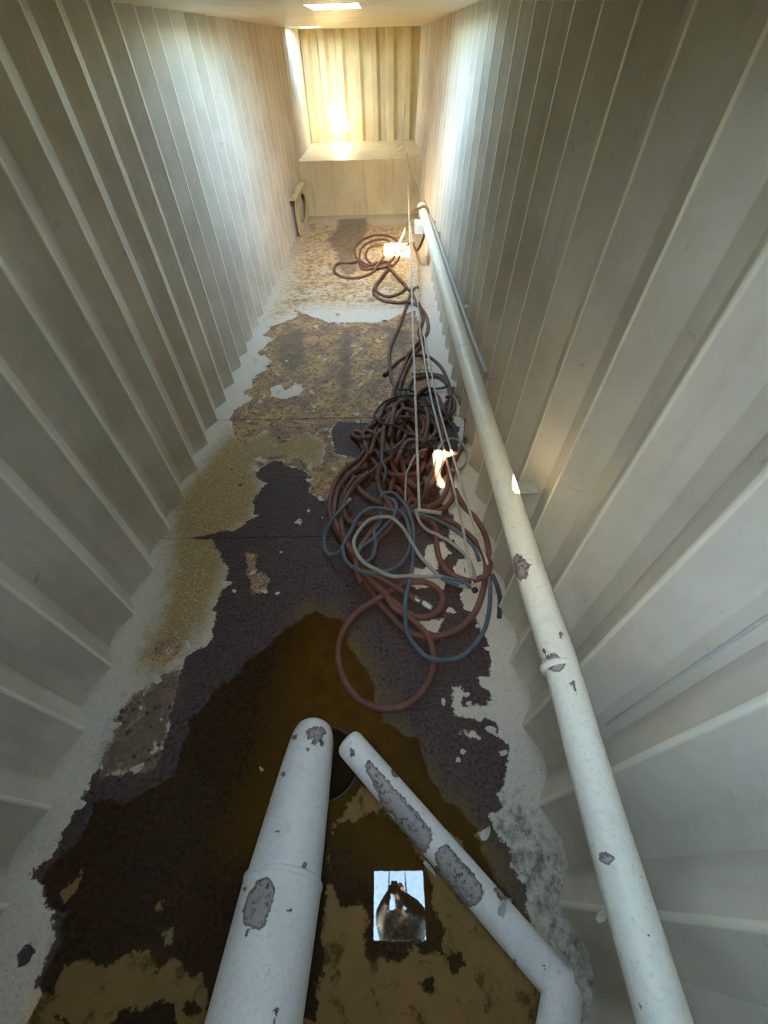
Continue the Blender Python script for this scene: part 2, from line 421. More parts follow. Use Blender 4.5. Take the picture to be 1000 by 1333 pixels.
floor = link('floor', box_mesh('floor', -.76*S, .42*S, YB-.05, YE+.12, -.18, -.12), M_LEDGE)
tag(floor, kind='structure')
def floor_z(P):
    wet = sdf(P, fl(WET)); x, y = P[:, 0], P[:, 1]
    wet = wet + .035*np.sin(5.1*x+2.3*y)+.030*np.sin(9.7*y-6.2*x+1)+.022*np.sin(17*x+11*y)+.015*np.sin(31*y-23*x)+.01*np.sin(47*x+39*y)
    return -.026*sst(wet, -.02, .16)
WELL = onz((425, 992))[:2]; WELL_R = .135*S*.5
def plate(y0, y1, step):
    x0, x1 = -.735*S, .40*S
    nx = int((x1-x0)/step)+1; ny = int((y1-y0)/step)+1
    X, Y = np.meshgrid(np.linspace(x0, x1, nx), np.linspace(y0, y1, ny)); P = np.stack([X.ravel(), Y.ravel()], 1)
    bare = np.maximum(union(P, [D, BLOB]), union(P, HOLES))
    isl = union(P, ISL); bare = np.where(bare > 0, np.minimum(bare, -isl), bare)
    tan = union(P, [T1, T2, TF, T4]); ct = union(P, CREAMT); tan = np.minimum(tan, -ct)
    wet = sdf(P, fl(WET))
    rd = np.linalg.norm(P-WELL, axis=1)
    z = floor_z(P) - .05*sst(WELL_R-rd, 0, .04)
    z += .0035*sst(-np.maximum(bare, tan), -.006, .006)
    rng = np.random.default_rng(3)
    z += .0012*rng.standard_normal(len(P))*(bare > 0)
    V = np.column_stack([P, z]); i = np.arange(nx*ny).reshape(ny, nx)
    F = np.stack([i[:-1, :-1], i[:-1, 1:], i[1:, 1:], i[1:, :-1]], -1).reshape(-1, 4)
    # skirt so that every plate has thickness at the joint
    n0 = len(V); rim = np.concatenate([i[0, :], i[1:, -1], i[-1, -2::-1], i[-2:0:-1, 0]])
    V = np.vstack([V, V[rim]+[0, 0, -.05]]); m = len(rim)
    SF = [(rim[(k+1) % m], rim[k], n0+k, n0+(k+1) % m) for k in range(m)]
    me = mesh('floor_plate', V, list(map(tuple, F))+SF)
    ext = lambda a, f=0: np.concatenate([a, a[rim]])
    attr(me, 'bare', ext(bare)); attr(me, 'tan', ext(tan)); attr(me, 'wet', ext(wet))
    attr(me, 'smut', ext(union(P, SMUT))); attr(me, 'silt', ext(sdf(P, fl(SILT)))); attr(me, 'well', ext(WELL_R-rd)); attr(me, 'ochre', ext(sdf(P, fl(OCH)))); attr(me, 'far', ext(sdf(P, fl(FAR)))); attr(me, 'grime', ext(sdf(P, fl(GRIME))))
    return link('floor_plate', me, M_FLOOR, floor)
G = .004
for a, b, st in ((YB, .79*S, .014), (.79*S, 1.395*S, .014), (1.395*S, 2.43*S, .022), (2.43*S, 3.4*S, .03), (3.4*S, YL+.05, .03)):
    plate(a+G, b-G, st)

# puddle of amber bilge water: flat surface, shoreline where the plate rises through it
def water():
    t = NT('bilge_water')
    tr = t.n.new('ShaderNodeBsdfTransparent'); tr.inputs['Color'].default_value = (.83, .69, .48, 1)
    gl = t.n.new('ShaderNodeBsdfGlossy'); gl.inputs['Roughness'].default_value = .0
    fr = t.n.new('ShaderNodeFresnel'); fr.inputs['IOR'].default_value = 1.33
    mx = t.n.new('ShaderNodeMixShader')
    t.l.new(fr.outputs[0], mx.inputs[0]); t.l.new(tr.outputs[0], mx.inputs[1]); t.l.new(gl.outputs[0], mx.inputs[2])
    t.l.new(mx.outputs[0], t.out.inputs['Surface'])
    poly = fl(WET); x0, y0 = poly.min(0)-.02; x1, y1 = poly.max(0)+.02
    x0 = max(x0, -.70*S); x1 = min(x1, .30*S); st = .04
    X, Y = np.meshgrid(np.arange(x0, x1, st), np.arange(y0, y1, st)); ny, nx = X.shape
    P = np.stack([X.ravel(), Y.ravel()], 1); s = sdf(P, poly)
    i = np.arange(nx*ny).reshape(ny, nx)
    F = np.stack([i[:-1, :-1], i[:-1, 1:], i[1:, 1:], i[1:, :-1]], -1).reshape(-1, 4)
    F = F[(s[F] > -.16).any(1)]
    used = np.unique(F); mp = -np.ones(nx*ny, int); mp[used] = np.arange(len(used))
    V = np.column_stack([P[used], np.full(len(used), -.012)])
    o = link('bilge_puddle', mesh('bilge_puddle', V, mp[F]), t.m)
    tag(o, 'shallow amber-brown bilge puddle on the rusty floor mirroring the open hatch', 'puddle')
water()

# curled paint flakes and loose scale on the floor
M_FLAKE = simple('lifted_paint', (.62, .58, .49), .55, 0, .2, 40)
M_CHIP = simple('rust_scale', (.12, .075, .055), .8, 0, .5, 60)
def flake(px, size, curl, ang, mat, name='paint_flake', squash=.55):
    c = onz(px, .004); n = 9
    bm = bmesh.new(); rr = [size*random.uniform(.55, 1.1) for _ in range(n)]
    ctr = bm.verts.new((0, 0, size*curl*.1)); rim = []
    for k in range(n):
        a = 2*math.pi*k/n; x, y = rr[k]*math.cos(a), squash*rr[k]*math.sin(a)
        lift = curl*size*max(0, x/size)**2
        rim.append(bm.verts.new((x, y, lift+random.uniform(0, .1)*size*curl)))
    for k in range(n): bm.faces.new((ctr, rim[k], rim[(k+1) % n]))
    r = bmesh.ops.extrude_face_region(bm, geom=bm.faces[:])
    for v in [g for g in r['geom'] if isinstance(g, bmesh.types.BMVert)]: v.co.z += .0025
    me = bpy.data.meshes.new(name); bm.to_mesh(me); bm.free()
    o = link(name, me, mat, floor)
    zz = floor_z(np.array([c[:2]]))[0]
    o.location = (c[0], c[1], zz+.003); o.rotation_euler = (0, 0, ang)
for (x, y, s, cu, an) in [(384,408,.13,.5,.2),(350,425,.10,.5,-.3),(352,443,.12,.55,.2),(346,455,.05,.5,1.0),(347,476,.10,.6,-.4),(334,470,.07,.4,2.2),
        (331,492,.07,.4,0),(390,502,.09,.4,.3),(362,512,.07,.4,1),(335,612,.05,.4,-.6),(404,625,.06,.5,0),(418,650,.06,.5,-1),(387,680,.035,.8,0),
        (330,745,.05,.4,.6),(345,770,.05,.5,-.4),(296,760,.06,.4,0),(232,862,.07,.4,-.5),(205,885,.06,.4,-.8),(150,945,.07,.35,.1),(105,1046,.06,.5,-.3),
        (76,1092,.05,.6,.2),(180,1000,.06,.5,.4),(216,1222,.04,.6,1.2),(160,905,.05,.4,0),(607,905,.04,.5,3.5),(640,950,.05,.4,3.1),(655,980,.04,.4,3.4),
        (632,1086,.05,.9,1.0),(660,1180,.07,.9,1.2),(590,797,.03,.5,0),(622,815,.04,.5,3),(636,845,.04,.5,3),(400,300,.13,.3,0),(405,318,.14,.3,.4),
        (395,330,.12,.3,.2),(440,408,.10,.3,-1.5),(500,416,.10,.3,-1.5),(510,405,.06,.4,-1.4),(245,840,.05,.4,-1),(345,630,.04,.5,0),(332,672,.05,.4,-.3)]:
    flake((x, y), s, cu, an, M_FLAKE)
for _ in range(110):
    x, y = random.choice([(random.uniform(300, 420), random.uniform(610, 780)), (random.uniform(560, 640), random.uniform(800, 1000)),
                          (random.uniform(340, 500), random.uniform(430, 590)), (random.uniform(150, 230), random.uniform(890, 990))])
    flake((x, y), random.uniform(.012, .032), random.uniform(.2, .7), random.uniform(0, 6), random.choice([M_CHIP, M_CHIP, M_CHIP, M_FLAKE]), 'rust_chip', .8)

# ------------------------------------------------------------------ ledge, lightening bracket
led = link('steel_ledge', box_mesh('steel_ledge', -.76*S, .36*S, YL, YE, -.03, .372*S, .012), M_LEDGE)
tag(led, kind='structure')
led.name = 'trim_1'
def bracket():
    # vertical web plate with an oval lightening hole and a flat top flange
    root = empty('web_bracket', (-.685*S, 4.0*S, 0)); 
    tag(root, 'cream steel web bracket with oval hole beside the far ledge', 'bracket')
    xw = -.662*S; y0, y1 = 3.72*S, YL; z1 = .245*S
    bm = bmesh.new(); N = 28; cy0, cz0 = (y0+y1)/2+.02*S, z1*.52; ry, rz = .21*S, .085*S
    outer = []; inner = []
    for k in range(N):
        a = 2*math.pi*k/N; ca, sa = math.cos(a), math.sin(a)
        t = min(((y1-y0)/2)/max(abs(ca), 1e-6), (z1/2)/max(abs(sa), 1e-6))
        outer.append(((y0+y1)/2+ca*t, z1/2+sa*t)); inner.append((cy0+ca*ry, cz0+sa*rz))
    def ringv(pts, x): return [bm.verts.new((x, p[0], p[1])) for p in pts]
    oa, ia, ob, ib = ringv(outer, xw), ringv(inner, xw), ringv(outer, xw+.012), ringv(inner, xw+.012)
    for k in range(N):
        j = (k+1) % N
        bm.faces.new((oa[k], oa[j], ia[j], ia[k])); bm.faces.new((ob[j], ob[k], ib[k], ib[j]))
        bm.faces.new((oa[j], oa[k], ob[k], ob[j])); bm.faces.new((ia[k], ia[j], ib[j], ib[k]))
    me = bpy.data.meshes.new('web_plate'); bm.to_mesh(me); bm.free()
    w = link('web_plate', me, M_LEDGE); w.parent = root; w.matrix_parent_inverse = root.matrix_world.inverted()
    w.location = Vector(w.location)-Vector(root.location)
    f = link('flange', box_mesh('flange', -.70*S, xw+.05, y0-.02, y1, z1, z1+.014), M_LEDGE); f.parent = root
    f.location = -Vector(root.location)
    w.matrix_parent_inverse = Matrix.Identity(4); w.location = -Vector(root.location)
bracket()

# ------------------------------------------------------------------ pipes
def pipe_mat(name, warm=.0):
    t = NT(name); n1 = t.noise(9, 6, .65); n2 = t.noise(55, 5, .65)
    c = t.mix(n1, (.76+warm*.04, .74+warm*.01, .69-warm*.10), (.86, .84, .79-warm*.08))
    c = t.mix(t.math('MULTIPLY', t.ramp(n2, .5, .72), .45), c, (.50, .46, .37))
    c = t.mix(t.math('MULTIPLY', t.ramp(t.noise(3.5, 6, .7), .5, .75), .5), c, (.56, .50, .36))
    c = t.mix(t.math('MULTIPLY', t.ramp(t.noise(20, 4, .7), .70, .73), .8), c, (.16, .10, .06))
    w = t.math('ADD', t.math('MULTIPLY', t.math('SUBTRACT', n1, .5), .03), t.math('MULTIPLY', t.math('SUBTRACT', n2, .5), .022))
    peel = t.ramp(t.math('ADD', t.at('peel'), w), -.0015, .0015)
    rim = t.ramp(t.math('ABSOLUTE', t.math('ADD', t.at('peel'), w)), .0, .011)
    pr = t.mix(t.ramp(t.noise(28, 6, .75, dist=.8), .50, .62), (.38, .33, .30), (.10, .05, .03))
    pr = t.mix(t.math('MULTIPLY', t.math('SUBTRACT', 1.0, rim), .75), pr, (.07, .035, .02))
    t.bump(t.math('ADD', t.math('MULTIPLY', t.math('SUBTRACT', 1.0, peel), .5), t.math('MULTIPLY', n2, .4)), .010, .7)
    return t.set(t.mix(peel, c, pr), .45)
M_PIPE = pipe_mat('pipe_paint', 0); M_PIPEW = pipe_mat('pipe_paint_warm', 1)
def blob(x0, y0, x1, y1, n=12, jit=.25, rot=0, seed=1):
    r = random.Random(seed); cx, cy_, rx, ry = (x0+x1)/2, (y0+y1)/2, (x1-x0)/2, (y1-y0)/2
    P = []
    for k in range(n):
        a = 2*math.pi*k/n; q = 1-r.uniform(0, jit); x, y = rx*q*math.cos(a), ry*q*math.sin(a)
        P.append((cx+x*math.cos(rot)-y*math.sin(rot), cy_+x*math.sin(rot)+y*math.cos(rot)))
    return P
def peel_attr(o, polys, scale):
    """worn patches fixed to the pipe's own surface: distance (m) to the traced patch on the side that faces the hatch"""
    me = o.data; V = np.array([v.co[:] for v in me.vertices]); N = np.array([v.normal[:] for v in me.vertices])
    mw = np.array(o.matrix_world); V = V+np.array(o.location)
    px = to_px(V); s = np.max([sdf(px, np.array(p, float)) for p in polys], 0)*scale
    facing = ((np.array([0, 0, S])-V)*N).sum(1) > 0
    attr(me, 'peel', np.where(facing, s, -.2))

# long pipe along the starboard wall
def lp(y): return np.array([.235*S, y*S, (1-.582-.037*y)*S])
ys = np.linspace(3.17, -.93, 300)
P = np.array([lp(y) for y in ys])
bend = np.exp(-((ys-.22)/.10)**2)*.004*S
P[:, 0] += bend
R = np.full(len(P), .0245*S); R[(ys < .225)] = .0236*S
long_pipe = empty('long_pipe', (0, 0, 0))
tag(long_pipe, 'long white peeling pipe running level along the right corrugated wall', 'pipe')
o = tube('pipe_body', P, R, M_PIPEW, long_pipe, 36)
me = o.data; me.update()
peel_attr(o, [blob(670, 722, 690, 756, rot=-.3, seed=2), [(668,722),(678,722),(682,733),(690,735),(688,746),(680,752),(676,758),(672,745)],
              blob(706, 848, 739, 876, seed=3), blob(741, 882, 750, 893, seed=4), blob(749, 900, 754, 906, seed=5), blob(706, 838, 711, 850, seed=6),
              blob(778, 1104, 803, 1128, seed=7, jit=.5), blob(770, 1102, 777, 1112, seed=8), blob(781, 1178, 790, 1200, seed=9), blob(832, 1138, 838, 1160, seed=10),
              blob(840, 1208, 848, 1226, seed=11, jit=.7), blob(726, 818, 733, 836, seed=12)], .0024)
for y in (.225, 1.2, 2.2):    # weld collars
    V, F = sweep([lp(y-.004), lp(y-.001), lp(y+.001), lp(y+.004)], [.0245*S, .0256*S, .0256*S, .0245*S], 32)
    link('weld_ring', mesh('weld_ring', V, F), M_PIPEW, long_pipe); attr(long_pipe.children[-1].data, 'peel', np.full(len(V), -.2))
# cap and closing flange at the far end
V, F = sweep([lp(3.165), lp(3.185)], .030*S, 28); m = link('end_flange', mesh('end_flange', V, F), M_PIPEW, long_pipe); attr(m.data, 'peel', np.full(len(V), -.2))
# lifted flakes of paint along the pipe
def pipe_flake(px, d, w, h, rot, parent, mat):
    c = ondepth(px, d); bm = bmesh.new()
    pts = [(-w, -h), (-w*.2, -h*.9), (w*.5, -h*.3), (w, h*.1), (w*.6, h*.8), (-w*.4, h), (-w, h*.5)]
    vs = [bm.verts.new((x, y, .3*max(0, x)**1.0)) for x, y in pts]
    f = bm.faces.new(vs); r = bmesh.ops.extrude_face_region(bm, geom=[f])
    for v in [g for g in r['geom'] if isinstance(g, bmesh.types.BMVert)]: v.co.z += .003
    me = bpy.data.meshes.new('paint_flake'); bm.to_mesh(me); bm.free()
    q = link('paint_flake', me, mat, parent)
    q.location = Vector(c)-Vector(parent.location)
    q.rotation_euler = (Matrix(M3.tolist()).to_4x4() @ Matrix.Rotation(rot, 4, 'Z')).to_euler()
# hangers
M_STEEL = simple('painted_bracket', (.46, .45, .40), .5, 0, .3, 25)
for y in (2.95, 1.62, .62, -.35):
    p = lp(y); xw = (.288+.042*p[2]/S)*S
    bm = bmesh.new()
    for (a0, a1, b0, b1, c0, c1) in ((p[0]-.01, xw+.02, p[1]-.05, p[1]+.05, p[2]-.0228*S-.016, p[2]-.0228*S-.002),):
        r = bmesh.ops.create_cube(bm, size=1)
        for v in r['verts']: v.co = Vector((a0 if v.co.x < 0 else a1, b0 if v.co.y < 0 else b1, c0 if v.co.z < 0 else c1))
    me = bpy.data.meshes.new('pipe_hanger'); bm.to_mesh(me); bm.free(); link('pipe_hanger', me, M_STEEL, long_pipe)
bp = lp(3.0)
link('support_block', box_mesh('support_block', bp[0]-.055*S, bp[0]-.012*S, bp[1]-.10*S, bp[1]+.03*S, bp[2]-.075*S, bp[2]-.03*S, .004), simple('pale_block', (.62, .66, .66), .5), long_pipe)

# slim service line beside it
def sl(px, x): return onx(px, x)
A = [onx((553, 262), .272*S), onx((567, 300), .276*S), onx((584, 350), .280*S), onx((610, 425), .279*S), onx((634, 488), .279*S)]
line_o = empty('service_line'); tag(line_o, 'thin grey service line clipped to the wall behind the long white pipe', 'pipe')
tube('line_body', catmull(A, .05), .0075*S, M_STEEL, line_o, 12)
for q in (A[1], A[4]):
    link('clip', box_mesh('clip', q[0]-.02, q[0]+.09, q[1]-.02, q[1]+.02, q[2]-.035, q[2]-.02), M_STEEL, line_o)

# big suction pipe
F0 = ondepth((407, 962), .875*S); B0 = ondepth((331, 1333), .545*S); W0 = None
def seg_pt(t): return F0+(B0-F0)*t
# parameter of the weld: projects to y=1146
ts = np.linspace(0, 1, 400); pys = to_px(np.array([seg_pt(t) for t in ts]))[:, 1]
tw = float(ts[np.argmin(abs(pys-1150))])
big = empty('suction_pipe'); tag(big, 'thick white suction pipe slanting down into the dark puddle well', 'pipe')
tt = np.concatenate([[-.075, -.06, -.03], np.linspace(0, tw, 60), np.linspace(tw+.004, 2.1, 160)])
RR = np.where(tt < tw, .044*S+(.0600-.044)*S*np.clip(tt/tw, 0, 1)**.8, .0628*S)
RR[:3] = [.030*S, .036*S, .041*S]
PB = np.array([seg_pt(t) for t in tt])
o = tube('pipe_body', PB, RR, M_PIPE, big, 64); o.data.update()
peel_attr(o, [[(334,1148),(345,1142),(356,1146),(359,1158),(352,1185),(345,1205),(336,1212),(328,1206),(317,1204),(316,1190),(324,1165)],
              blob(392, 946, 428, 962, seed=21, jit=.5), blob(405, 950, 424, 972, seed=22, jit=.6), blob(378, 955, 392, 966, seed=23, jit=.6), blob(396, 972, 404, 984, seed=24, jit=.7),
              blob(316, 1153, 321, 1161, seed=25), blob(371, 1176, 380, 1190, seed=26, jit=.5), blob(353, 1300, 366, 1335, seed=27, jit=.75), blob(394, 1122, 400, 1132, seed=28),
              blob(366, 1006, 372, 1012, seed=29), blob(358, 1080, 366, 1083, seed=30), blob(319, 1208, 323, 1222, seed=31, jit=.6)], .0022)
V, F = sweep([seg_pt(tw-.012), seg_pt(tw-.004), seg_pt(tw+.006), seg_pt(tw+.014)], [.0605*S, .0640*S, .0640*S, .0628*S], 48)
q = link('weld_ring', mesh('weld_ring', V, F), M_PIPE, big); attr(q.data, 'peel', np.full(len(V), -.2))
# bell mouth standing in the well
fx = F0+(F0-B0)*.075
M_WELL = simple('wet_iron', (.07, .045, .03), .35, 0, .5, 30)
ring = [(WELL[0]+WELL_R*math.cos(a)*1.0, WELL[1]+WELL_R*math.sin(a), -.016) for a in np.linspace(0, 2*math.pi, 49)]
q = link('well_rim', mesh('well_rim', *sweep(np.array(ring), .008, 8)), M_WELL, floor)

# small branch pipe
small = empty('branch_pipe'); tag(small, 'narrow peeling white branch pipe with mitred elbow beside the puddle reflection', 'pipe')
S0, S1 = ondepth((457, 970), .80*S), ondepth((733, 1288), .617*S)
u = (S1-S0)/np.linalg.norm(S1-S0); rs = .0265*S
t_ = np.linspace(0, 1, 110); PS = S0+(S1-S0)*t_[:, None]
head = np.array([S0-u*rs*.55, S0-u*rs*.48, S0-u*rs*.3]); RRs = np.concatenate([[rs*.45, rs*.72, rs*.93], np.full(110, rs)])
o = tube('pipe_body', np.vstack([head, PS]), RRs, M_PIPE, small, 40); o.data.update()
PRIM = [[(474,996),(480,990),(490,1000),(510,1022),(535,1048),(553,1072),(566,1085),(560,1098),(556,1112),(545,1108),(528,1090),(510,1060),(497,1050),(486,1020)],
        [(572,1103),(582,1098),(600,1122),(628,1152),(630,1165),(614,1182),(600,1178),(582,1160),(568,1136),(566,1115)],
        blob(455, 975, 462, 985, seed=41), blob(640, 1150, 664, 1176, seed=42, jit=.5), blob(668, 1248, 673, 1262, seed=43), blob(510, 1000, 522, 1012, seed=44),
        blob(700, 1272, 716, 1280, seed=45, jit=.6)]
peel_attr(o, PRIM, .0021)
S2 = ondepth((727, 1333), .575*S); S2b = S2+(S2-S1)*3.0
E = np.vstack([S1+(S2b-S1)*k for k in np.linspace(0, 1, 40)])
o = tube('elbow', E, rs*1.02, M_PIPE, small, 40); attr(o.data, 'peel', np.full(len(o.data.vertices), -.2))
V, F = sweep([S1-u*.012, S1-u*.004, S1+u*.006], [rs*1.0, rs*1.05, rs*1.0], 40)
q = link('weld_ring', mesh('weld_ring', V, F), M_PIPE, small); attr(q.data, 'peel', np.full(len(V), -.2))
for (px, d, w, h, r) in [((500, 1040), .755, .05, .018, -2.2), ((497, 1005), .765, .035, .014, .3), ((655, 1180), .64, .05, .022, 1.2), ((618, 1175), .66, .04, .016, -.8), ((560, 1130), .69, .05, .012, -.9)]:
    pipe_flake(px, d*S, w, h, r, small, M_FLAKE)
for (px, d, w, h, r) in [((762, 905), .62, .022, .05, .2), ((796, 1015), .50, .016, .045, .2), ((783, 1190), .44, .02, .03, 2.6)]:
    pipe_flake(px, d*S, w, h, r, long_pipe, M_FLAKE)
pipe_flake((340, 1000), .79*S, .02, .01, 2.0, big, M_FLAKE)

# ------------------------------------------------------------------ hoses and lines, stacked where they cross
def rubber(name, a, b, rough=.6):
    t = NT(name); n = t.noise(6, 5, .6); f = t.noise(90, 4, .7)
    c = t.mix(t.ramp(n, .3, .7), a, b); c = t.mix(t.math('MULTIPLY', t.ramp(f, .45, .75), .4), c, tuple(min(1, x*1.8+.04) for x in b))
    t.bump(f, .003, .6); return t.set(c, rough)
M_BROWN = rubber('brown_rubber', (.125, .046, .027), (.19, .078, .046))
M_BROWN2 = rubber('dusty_brown_rubber', (.105, .044, .027), (.17, .084, .052))
M_BLUE = rubber('blue_hose', (.06, .095, .125), (.115, .15, .175))
M_GREY = rubber('grey_hose', (.24, .245, .22), (.36, .36, .32))
M_BLACK = rubber('black_cable', (.035, .038, .04), (.08, .085, .085))
M_CREAM = rubber('cream_line', (.42, .38, .31), (.56, .53, .45), .5)
M_BRASS = simple('dull_coupling', (.36, .33, .27), .4, .6, .4, 50)
M_DARKC = simple('dark_coupling', (.05, .05, .05), .5, .3, .4, 50)
RB, RBL, RC = .0083*S, .0058*S, .0036*S
laid = []     # (xy array, z array, r, arclength)
def lay(px, r, base=0.0, press=.80, zmax=.36):
    z = np.full(len(px), r+base)
    for it in range(3):
        P = catmull(np.array([onz(p, zz) for p, zz in zip(px, z)]), .035)
        n = len(P); s = np.concatenate([[0], np.cumsum(np.linalg.norm(np.diff(P[:, :2], axis=0), axis=1))])
        req = floor_z(P[:, :2])+r+base
        for (Q, qz, qr) in laid:
            d = np.linalg.norm(P[:, None, :2]-Q[None], axis=2); lim = r+qr
            hit = d < lim
            h = np.where(hit, qz[None]+np.sqrt(np.maximum(lim**2-d**2, 0))*press, -9).max(1)
            req = np.maximum(req, h)
        # self crossings: the later pass goes over the earlier one
        for i in range(n):
            j = s < s[i]-7*r
            if j.any():
                d = np.linalg.norm(P[j, :2]-P[i, :2], axis=1); k = d < 2*r
                if k.any(): req[i] = max(req[i], (req[j][k]+np.sqrt(np.maximum(4*r*r-d[k]**2, 0))*press).max())
        req = np.minimum(req, zmax)
        soft = (req[None]-.45*np.abs(s[:, None]-s[None])).max(1)
        k = np.ones(5)/5; sm = np.convolve(np.pad(soft, 2, mode='edge'), k, 'valid'); soft = np.maximum(sm, soft-.004)
        # back to control points
        ctrl = np.array([onz(p, 0)[:2] for p in px])
        idx = [int(np.argmin(np.abs(np.linspace(0, 1, n)-t))) for t in np.linspace(0, 1, len(px))]
        # control index along the spline
        cnt = 0; ids = [0]
        CP = np.array([onz(p, zz) for p, zz in zip(px, z)])
        for a in range(len(px)-1):
            cnt += max(2, int(np.linalg.norm(CP[a+1]-CP[a])/.035)); ids.append(min(cnt, n-1))
        z = soft[ids]
    P[:, 2] = soft
    # keep the traced course although the line is lifted
    laid.append((P[:, :2].copy(), soft.copy(), r))
    return P
def hose(px, r, mat, label, name='hose', cat='hose', group=None, base=0, ends=(None, None), seg=12):
    P = lay(px, r, base)
    root = empty(name, tuple(P[0])); tag(root, label, cat, group)
    b = tube('hose_body' if cat == 'hose' else 'line_body', P-P[0], r, mat, root, seg)
    for e, which in zip(ends, (0, -1)):
        if not e: continue
        p = P[which]; q = P[3 if which == 0 else -4]; d = (p-q)/np.linalg.norm(p-q); l, rr, m = e
        prof = [(-.2, .9), (0, 1.1), (.15, 1.28), (.3, 1.1), (.45, 1.28), (.6, 1.1), (.8, 1.2), (1.0, 1.2), (1.02, .8)]
        V, F = sweep(np.array([p-P[0]+d*l*t for t, _ in prof]), [rr*k for _, k in prof], 14)
        link('coupling', mesh('coupling', V, F), m, root)
    return root
def h(px, label, r=RB, mat=M_BROWN, **k): return hose(px, r, mat, label, **k)

pile = 'hoses heaped along the right side of the floor'
# lowest layers first
h([(452,604),(470,640),(500,655),(520,640),(540,610),(548,575),(540,545),(520,535),(498,548),(486,575),(500,600),(530,600),(560,575),(575,545),(572,520),(556,505),(540,520),(530,560),(520,590)], 'brown hose buried lowest in the middle of the heap', mat=M_BROWN2, group=pile)
h([(590,505),(600,525),(607,548),(604,575),(592,600),(588,625),(590,645),(578,662),(560,664),(540,650),(520,625),(500,612),(484,600),(470,575),(480,556),(505,548),(530,555),(552,580),(548,610),(530,630)], 'brown hose curving round the right rim of the heap beside the wall foot', group=pile)
h([(476,586),(455,605),(440,622),(432,641),(429,660),(434,684),(447,704),(462,728),(474,752),(492,782),(509,802),(528,820),(550,828),(573,828),(598,818),(619,796),(630,764),(633,735),(626,714),(611,697),(592,682),(571,670),(556,662),(532,649),(511,631),(490,607),(478,586),(473,568),(462,562),(459,566),(472,571),(490,566),(512,552),(524,530),(530,508)],
  'brown hose sweeping the widest arc round the right of the heap past the blue loops', group=pile, ends=(None, None))
h([(479,599),(458,614),(443,631),(437,648),(435,668),(441,692),(452,706),(464,730),(485,760),(505,777),(528,796),(547,804),(566,799),(576,786),(573,770),(554,758),(528,759),(509,769),(490,780),(465,797),(447,822),(440,850),(446,880),(463,906),(490,921),(520,921),(545,905),(561,880),(564,852),(556,826),(535,806),(515,793),(499,770),(477,748),(464,726),(448,700),(444,672),(446,652),(452,636),(466,622),(487,613),(505,600)],
  'brown hose ending in the large single ring lying at the puddle edge', group=pile)
h([(592,637),(606,661),(619,674),(630,693),(635,710),(638,730),(634,748),(622,754),(610,756),(592,750),(579,739),(571,723),(568,704),(568,688),(560,678),(547,672),(520,670),(495,672),(475,682),(458,680),(448,668),(449,652),(460,634),(480,618)],
  'brown hose hooking tightly round below the cream lines and the wall foot', group=pile)
h([(478,745),(495,752),(512,762),(528,772),(540,779)], 'short brown hose end with a pale loose fitting inside the small ring', group=pile, ends=(None, (.06, RB*.95, M_BRASS)))
h([(493,560),(500,580),(515,596),(530,604),(538,598),(535,584)], 'short brown hose bight bent across the upper middle of the heap', mat=M_BROWN2, group=pile)
h([(512,650),(500,668),(485,690),(470,712),(464,735),(470,760)], 'brown hose strand running under the blue loops toward the puddle', group=pile)
h([(502,672),(505,650),(512,625),(516,600),(530,585),(555,575),(575,590),(584,612),(582,636),(570,655),(556,662)], 'brown hose ring lit orange below the sunlit spot', group=pile)
h([(503,486),(512,476),(525,466),(541,462),(557,464),(570,473),(579,486),(584,505),(583,528),(570,545),(550,552),(530,545)], 'dark brown hose with black capped end resting on bare floor above the heap', r=RB*.85, mat=M_BROWN2, group=pile, ends=((.07, RB*.95, M_DARKC), None))
h([(534,525),(531,505),(538,494),(552,490),(570,490),(582,498),(587,515),(584,538),(574,552)], 'brown hose half ring at the upper end of the heap under the black cable', mat=M_BROWN2, group=pile)
h([(544,374),(539,376),(533,387),(526,408),(518,429),(511,443),(507,458),(507,473),(510,493),(516,509),(516,530),(508,548),(500,568),(506,585),(520,600),(530,622)], 'single brown hose strand snaking left of the rods between coil and heap', mat=M_BROWN2, group=pile)
h([(506,350),(493,366),(486,378),(490,386),(501,392),(517,394),(533,394),(542,397),(552,406),(557,419),(556,433),(547,444),(536,455),(525,479),(516,500),(511,520),(514,540),(520,556),(516,575)], 'brown hose with teardrop bight running from far coil to the heap', mat=M_BROWN2, group=pile)
h([(510,352),(524,368),(536,380),(545,396),(551,416),(545,432),(549,446),(538,462),(527,485),(520,508),(524,528),(540,548),(556,560),(560,580)], 'brown hose twisting along the cream rods from coil to heap', mat=M_BROWN2, group=pile)
h([(504,352),(496,362),(489,373),(494,382),(506,386),(520,382),(528,374),(522,365),(510,352),(500,345)], 'small brown teardrop hose loop just below the sunlit coil', mat=M_BROWN2, group=pile)
h([(583,520),(578,530),(582,540),(590,536),(592,524),(588,516),(580,517)], 'little brown hose twist against the wall at the upper heap edge', r=RB*.8, mat=M_BROWN2, group=pile)
h([(535,650),(520,668),(505,690),(490,705),(486,725)], 'brown hose stub crossing beneath the pale grey loop', group=pile)
h([(492,548),(500,530),(515,520),(532,524),(545,538),(560,548),(575,565),(580,590)], 'brown hose arch over the heap just left of the rods', group=pile, mat=M_BROWN2)
h([(478,560),(495,575),(508,590),(528,603),(543,600),(556,585),(568,560),(565,535),(556,520)], 'brown hose S-bend laid over the middle of the heap', group=pile)
h([(510,560),(512,585),(524,606),(533,625),(548,640),(566,640)], 'brown hose strand dropping through the middle of the heap', group=pile)
h([(520,545),(514,535),(505,548),(496,562),(487,575),(482,592)], 'brown hose end with ribbed metal coupling in the upper heap', group=pile, ends=((.08, RB*.95, M_BRASS), None))

